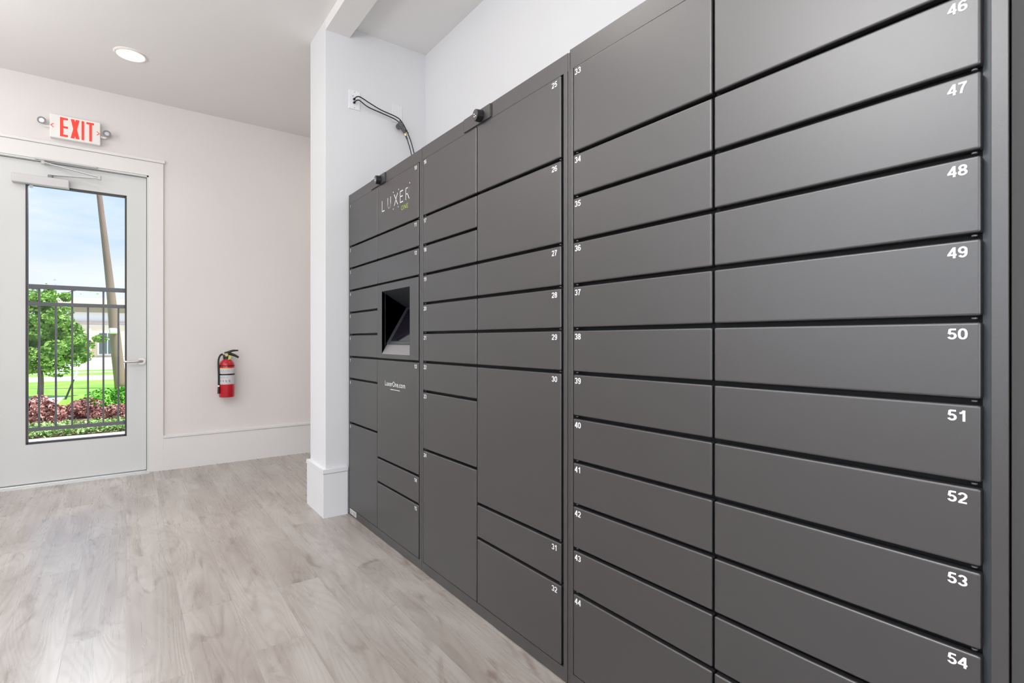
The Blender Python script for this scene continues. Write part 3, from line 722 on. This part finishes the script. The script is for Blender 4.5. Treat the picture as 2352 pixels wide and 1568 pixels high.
for i, (x, z, a) in enumerate(((1.466, 2.549, 60), (1.506, 2.498, 35), (1.570, 2.36, -20))):
    bm = BM(); lathe(bm, [(0.0068, -0.002), (0.0095, -0.002), (0.0095, 0.002), (0.0068, 0.002)], 0, 0, 16)
    box(bm, 0.008, 0.022, -0.0015, 0.0015, -0.001, 0.001)
    bmesh.ops.rotate(bm, verts=bm.verts, cent=(0, 0, 0), matrix=Matrix.Rotation(radians(a), 3, 'Y'))
    bmesh.ops.translate(bm, verts=bm.verts, vec=(x, YP-0.035, z))
    o = link('cable_tie', bm, M['black_plastic'], origin=(x, YP-0.035, z))
    tag(o, ('black cable tie just above the round adapter', 'black cable tie on the cables just below the round adapter', 'lowest black cable tie, just above the locker top')[i], 'cable tie', 'ties around the cables')

# ------------------------------------------------------------------ outdoors
G = -0.03
def ground(name, y0, y1, z, m, x0=-30, x1=12, kind='structure'):
    o = link(name, boxbm(x0, x1, y0, y1, z-0.2, z), m); o['kind'] = kind; return o
ground('ground_walk', YB+0.161, 7.95, G, M['concrete'])
ground('ground_bed', 7.95, 10.9, G-0.005, M['mulch'])
ground('ground_lawn', 10.9, 18.9, G-0.01, M['lawn'])
ground('ground_sidewalk', 18.9, 21.3, G, M['concrete'])
ground('ground_verge', 21.3, 25.6, G-0.01, M['lawn'], x0=-40, x1=20)
ground('ground_kerb', 23.3, 23.9, G+0.005, M['concrete'], x0=-40, x1=20)
ground('ground_road', 25.6, 62, G-0.02, M['asphalt'], x0=-80, x1=60)
ground('ground_park_strip', 10.9, 13.6, G+0.002, M['concrete'], x0=-3.2, x1=-0.98)
def leaves(bm, centres, n, size, rng, up=0.3, mi=0):
    for _ in range(n):
        c, r = centres[rng.randrange(len(centres))]
        while True:
            d = Vector((rng.uniform(-1, 1), rng.uniform(-1, 1), rng.uniform(-1, 1)))
            if 0.15 < d.length < 1: break
        d = d.normalized() * (d.length ** 0.4)
        p = Vector(c) + Vector((d.x*r[0], d.y*r[1], d.z*r[2]))
        s = size * rng.uniform(0.6, 1.3)
        a = Vector((rng.gauss(0, 1), rng.gauss(0, 1), rng.gauss(0, .6))).normalized(); b = a.cross(Vector((rng.gauss(0, 1), rng.gauss(0, 1), rng.gauss(0, 1)))).normalized()
        q = [p + a*s, p + b*s*0.55, p - a*s, p - b*s*0.55]
        f = bm.faces.new([bm.verts.new(v) for v in q]); f.material_index = mi
    return bm
# fence
FY = 7.25
fe = empty('metal_fence', (-0.4, FY, G)); tag(fe, 'dark metal picket fence outside the glass door', 'fence')
for z, h in ((1.648, 0.045), (1.468, 0.038), (0.168, 0.038)):
    link('rail', boxbm(-3.4, 1.6, FY-0.018, FY+0.018, z-h/2, z+h/2, bev=0.002), M['fence'], fe)
x = -0.071
xs = [x - 0.1312*k for k in range(-9, 22)]
for k, x in enumerate(xs):
    tall = ((k - 9) % 2 == 1)
    bm = BM(); box(bm, x-0.0085, x+0.0085, FY-0.009, FY+0.009, 0.10 if False else 0.150, 1.648 if tall else 1.468)
    link('picket', bm, M['fence'], fe)
for x in (-2.62, 0.02, 1.5):
    link('post', boxbm(x-0.03, x+0.03, FY-0.03, FY+0.03, G, 1.68, bev=0.002), M['fence'], fe)
# ground cover (nobody could count it)
rng = random.Random(11)
bm = BM()
for _ in range(6500):
    p = Vector((rng.uniform(-1.7, 0.7), rng.uniform(7.98, 8.72), G + rng.uniform(0.0, 0.10)))
    s = rng.uniform(0.012, 0.03); a = Vector((rng.gauss(0, 1), rng.gauss(0, 1), rng.gauss(0, .5))).normalized(); b = a.cross(Vector((rng.gauss(0, .4), rng.gauss(0, .4), 1))).normalized()
    bm.faces.new([bm.verts.new(v) for v in (p+a*s, p+b*s*.6, p-a*s, p-b*s*.6)])
tag(link('ground_cover', bm, M['cover']), 'low pale green ground cover at the foot of the fence', 'ground cover', kind='stuff')
# maroon shrubs
shr = [(-1.36, 9.75, 0.16, 0.28, 'dark maroon shrub at the far left behind the fence'),
       (-0.88, 9.28, 0.31, 0.30, 'tall reddish shrub in front of the young tree'),
       (-0.46, 9.85, 0.24, 0.32, 'low maroon shrub in the middle of the bed, left of the green bush'),
       (-0.13, 9.22, 0.20, 0.30, 'maroon shrub in front of the bright green bush'),
       (0.28, 9.80, 0.33, 0.32, 'tall maroon shrub at the right end beside the leaning pole')]
for (x, y, hh, r, lab) in shr:
    bm = BM(); cs = [((x, y, G+hh*0.55), (r*0.62, r*0.62, hh*0.60))]
    for _ in range(7): cs.append(((x+rng.uniform(-r, r)*.55, y+rng.uniform(-r, r)*.6, G+hh*rng.uniform(.25, 1.0)), (r*.34, r*.34, hh*.36)))
    leaves(bm, cs, 1500, 0.026, rng)
    sh = link('maroon_shrub', bm, M['maroon'], origin=(x, y, G)); tag(sh, lab, 'shrub', 'maroon shrubs in the bed behind the fence')
    bm = BM()
    for k in range(4):
        a = k*1.7; tube(bm, [(x, y, G-0.004), (x+.06*cos(a), y+.06*sin(a), G+hh*.4), (x+.13*cos(a), y+.13*sin(a), G+hh*.8)], 0.006, 6, 3)
    link('stem', bm, M['bark'], sh)
x, y = -0.22, 10.58
bm = BM(); leaves(bm, [((x, y, G+.17), (.36, .28, .18)), ((x+.22, y, G+.20), (.2, .2, .18)), ((x-.22, y, G+.1), (.18, .18, .12))], 1600, 0.028, rng)
sh = link('green_bush', bm, M['hedge'], origin=(x, y, G)); tag(sh, 'low bright green bush behind the maroon shrubs near the leaning pole', 'bush')
# young tree
TX, TY = -1.34, 13.5
tr = empty('young_tree', (TX, TY, G)); tag(tr, 'young leafy green tree with a slim trunk left of the leaning pole', 'tree')
bm = BM(); tube(bm, [(TX, TY, G-0.05), (TX+.01, TY, .35), (TX-.02, TY, .8), (TX+.05, TY, 1.4), (TX+.06, TY, 2.1)], [.050, .044, .036, .025, .008], 10)
for k in range(9):
    a = k*2.4; z = .55+k*.16; tube(bm, [(TX, TY, z), (TX+.35*cos(a), TY+.3*sin(a), z+.18), (TX+.62*cos(a), TY+.5*sin(a), z+.30)], [.016, .010, .004], 6, 3)
link('trunk', bm, M['bark'], tr)
bm = BM(); cs = []
for _ in range(70):
    a = rng.uniform(0, 2*pi); z = rng.uniform(.50, 1.95); rr = (1 - abs(z-1.05)/1.25) * rng.uniform(.2, .78)
    cs.append(((TX-.05+rr*cos(a)*1.15, TY+rr*sin(a)*.8, z), (.20, .20, .13)))
for q_ in range(10): cs.append(((TX-.25+rng.uniform(-.35,.45), TY, rng.uniform(.75,1.6)), (.22, .2, .16)))
for q_ in range(12): cs.append(((TX+rng.uniform(-.1,.62), TY-.1, rng.uniform(.70,1.45)), (.20, .2, .15)))
cs += [((TX+.15, TY, 2.0), (.10, .10, .10)), ((TX+.38, TY, 1.95), (.09, .06, .09)), ((TX-.1, TY, 2.12), (.12, .1, .03)), ((TX+.66, TY, 1.0), (.17, .2, .10)), ((TX+.9, TY, 1.12), (.12, .1, .07)), ((TX+.62, TY, .78), (.14, .2, .10))]
leaves(bm, cs, 21000, 0.034, rng)
link('foliage', bm, M['leaf'], tr)
bm = BM(); leaves(bm, [((TX+.16, TY, 2.22), (.10, .06, .14)), ((TX+.75, TY, 2.05), (.16, .05, .10))], 14, 0.028, rng); link('twigs', bm, M['leaf'], tr)
# leaning utility pole
up = empty('utility_pole', (-0.13, 15.4, G)); tag(up, 'weathered brown utility pole leaning to the left outside', 'pole')
bm = BM(); tube(bm, [(-0.105, 15.4, G-0.02), (-0.215, 15.4, 1.2), (-0.312, 15.4, 2.44), (-0.515, 15.4, 4.58), (-0.86, 15.4, 8.2)], [.118, .108, .080, .052, .045], 20)
link('wooden_shaft', bm, M['pole_wood'], up, smooth=True)
bm = BM(); box(bm, -0.33, -0.17, 15.22, 15.30, 1.24, 1.38, bev=0.03)  # added bright box in place of a reflected glare spot
link('glare_box', bm, mat('bright glare box', (0.85, 0.85, 0.86), 0.2, metal=0.5), up)
# slanted marker stake
st = link('marker_stake', tube(BM(), [(-0.93, 13.0, G), (-0.81, 13.0, 0.34)], 0.016, 8, 1), M['fence'], origin=(-0.93, 13.0, G)); tag(st, 'thin dark stake leaning in the lawn left of the utility pole', 'stake')
bm = BM(); tube(bm, [(-0.81, 13.0, 0.34), (-0.76, 13.0, 0.50)], 0.024, 8, 1); link('white_tip', bm, M['plate'], st)
# far building
by = 45.0
bd = empty('office_building', (0, by, G)); tag(bd, 'cream building with brick piers and flat cornice across the street', 'building')
def bpart(name, m, *a): return link(name, boxbm(*a), m, bd)
bpart('wall', M['stucco_w'], -14, 14, by, by+10, G, 3.45)
bpart('cornice', M['stucco'], -14.3, 14.3, by-0.6, by+10, 3.42, 3.9)
bpart('band', M['stone_band'], -14.1, 14.1, by-0.35, by, 2.98, 3.30)
bpart('lower_wall', M['stucco'], -14, 14, by-0.12, by, G, 2.15)
for x0, x1 in ((-9.5, -6.8), (-5.6, -3.2), (-2.9, -1.85), (3.2, 5.2)):
    bpart('brick_pier', M['brick'], x0, x1, by-0.32, by-0.12, G, 1.05)
bpart('white_pilaster', M['stucco_w'], -2.06, -1.9, by-0.45, by-0.1, G, 1.9)
for x0, x1, z0, z1 in ((-1.50, -0.55, 0.17, 1.58), (-5.0, -4.0, 0.6, 1.6), (-3.15, -2.95, 0.6, 1.3), (0.8, 1.9, 0.17, 1.58)):
    w = bpart('window', M['stucco_w'], x0-0.06, x1+0.06, by-0.36, by-0.12, z0-0.06, z1+0.06)
    bm = BM(); n = max(1, round((x1-x0)/0.45)); dx = (x1-x0)/n
    for k in range(n): box(bm, x0+dx*k+.03, x0+dx*(k+1)-.03, by-0.38, by-0.35, z0, z0+(z1-z0)*.68); box(bm, x0+dx*k+.03, x0+dx*(k+1)-.03, by-0.38, by-0.35, z0+(z1-z0)*.74, z1)
    link('pane', bm, M['glass_dark'], w)
bpart('stripe', M['brick'], -14, 14, by-0.16, by-0.11, 2.28, 2.36)

# ------------------------------------------------------------------ sky
wd = bpy.data.worlds.new('World'); bpy.context.scene.world = wd; wd.use_nodes = True
nt = wd.node_tree; N = nt.nodes; L = nt.links; bg = N['Background']
tc = N.new('ShaderNodeTexCoord'); sp = N.new('ShaderNodeSeparateXYZ'); L.new(tc.outputs['Generated'], sp.inputs[0])
rp = N.new('ShaderNodeValToRGB'); L.new(sp.outputs[2], rp.inputs[0])
e = rp.color_ramp.elements; e[0].position = 0.0; e[0].color = (0.80, 0.86, 0.98, 1); e[1].position = 0.36; e[1].color = (0.34, 0.57, 1.0, 1)
q = rp.color_ramp.elements.new(0.10); q.color = (0.74, 0.83, 0.98, 1); q = rp.color_ramp.elements.new(0.22); q.color = (0.46, 0.68, 1.0, 1)
mp = N.new('ShaderNodeMapping'); mp.inputs['Scale'].default_value = (2.2, 2.2, 9.0); L.new(tc.outputs['Generated'], mp.inputs[0])
ns = N.new('ShaderNodeTexNoise'); ns.inputs['Scale'].default_value = 1.6; ns.inputs['Detail'].default_value = 5; L.new(mp.outputs[0], ns.inputs['Vector'])
r2 = N.new('ShaderNodeValToRGB'); r2.color_ramp.elements[0].position = 0.45; r2.color_ramp.elements[1].position = 0.72; L.new(ns.outputs['Fac'], r2.inputs[0])
mx = N.new('ShaderNodeMix'); mx.data_type = 'RGBA'; L.new(r2.outputs[0], mx.inputs['Factor']); L.new(rp.outputs[0], mx.inputs['A']); mx.inputs['B'].default_value = (0.90, 0.93, 1.0, 1)
L.new(mx.outputs['Result'], bg.inputs['Color']); bg.inputs['Strength'].default_value = 1.25

# ------------------------------------------------------------------ lights
def light(name, kind, loc, power, col=(1, 1, 1), size=1, size_y=None, rot=None, target=None, **k):
    l = bpy.data.lights.new(name, kind); l.energy = power; l.color = col
    if kind == 'AREA':
        l.shape = 'RECTANGLE' if size_y else 'DISK'; l.size = size
        if size_y: l.size_y = size_y
    o = bpy.data.objects.new(name, l); COL.objects.link(o); o.location = loc
    if target is not None: o.rotation_euler = (Vector(target)-Vector(loc)).to_track_quat('-Z', 'Y').to_euler()
    for a, b in k.items(): setattr(l, a, b)
    return o
s = light('sun', 'SUN', (0, 0, 20), 7.0, (1, 0.96, 0.90), target=(-4, 2.8, 10)); s.data.angle = radians(1)
light('window_daylight', 'AREA', (-3.23, 0.7, 1.85), 44, (0.95, 0.97, 1.0), 4.4, 1.65, target=(0, 0.7, 1.75))
light('ceiling_bounce_fill', 'AREA', (-1.1, 0.7, 2.05), 60, (1.0, 0.985, 0.97), 0.9, 0.9, target=(-1.1, 0.7, 3.0))  # added soft fill aimed up at the ceiling, out of view
light('downlight_lamp', 'SPOT', (LX, LY, CEIL-0.02), 14, (1.0, 0.93, 0.84), spot_size=radians(130), spot_blend=0.8, shadow_soft_size=0.07)
for p in ((-1.6, 4.2), (-1.2, 1.4), (0.2, 1.9)):
    light('ceiling_lamp', 'AREA', (p[0], p[1], CEIL-0.01), 9, (1.0, 0.96, 0.91), 0.5, target=(p[0], p[1], 0))
light('ceiling_bounce_fill_far', 'AREA', (-1.8, 3.4, 2.0), 34, (1.0, 0.985, 0.97), 0.9, 0.9, target=(-1.8, 3.4, 3.0))  # second unseen fill, added to lift the far ceiling
light('rear_window_daylight', 'AREA', (-0.9, -3.1, 1.7), 62, (0.95, 0.97, 1.0), 3.0, 1.9, target=(-0.9, 0, 1.7))
light('near_ceiling_lamp', 'AREA', (-1.75, 1.05, CEIL-0.01), 40, (0.97, 0.97, 1.0), 0.55, target=(-1.2, 0.9, 0))
light('locker_highlight_spot', 'SPOT', (-1.75, 1.05, 2.98), 85, (0.97, 0.97, 1.0), target=(1.12, 0.35, 1.55), spot_size=radians(50), spot_blend=1.0, shadow_soft_size=0.32)  # unseen spot added to strengthen the sheen on the near lockers
light('corridor_lamp', 'AREA', (2.3, 4.4, CEIL-0.01), 9, (1.0, 0.92, 0.86), 0.4, target=(2.3, 4.4, 0))
light('door_glare_fill', 'AREA', (-0.3, 6.5, 2.95), 100, (0.97, 0.99, 1.0), 1.8, 0.6, target=(0.0, 3.0, 1.0))  # unseen lamp added outside for glare on floor and lockers

# ------------------------------------------------------------------ camera
cam = bpy.data.cameras.new('camera'); co = bpy.data.objects.new('camera', cam); COL.objects.link(co)
co.location = (0, 0, 1.09); co.rotation_euler = (radians(90), 0, -radians(36.746))
cam.sensor_width = 36; cam.lens = 18.159; cam.shift_y = -2.6/2352; cam.clip_start = 0.02; cam.clip_end = 300
sc = bpy.context.scene; sc.camera = co
sc.view_settings.view_transform = 'Standard'; sc.view_settings.look = 'None'; sc.view_settings.exposure = -0.15
cy = sc.cycles
cy.max_bounces = 6; cy.diffuse_bounces = 4; cy.glossy_bounces = 3; cy.transmission_bounces = 4; cy.transparent_max_bounces = 8
cy.use_adaptive_sampling = True; cy.adaptive_threshold = 0.05
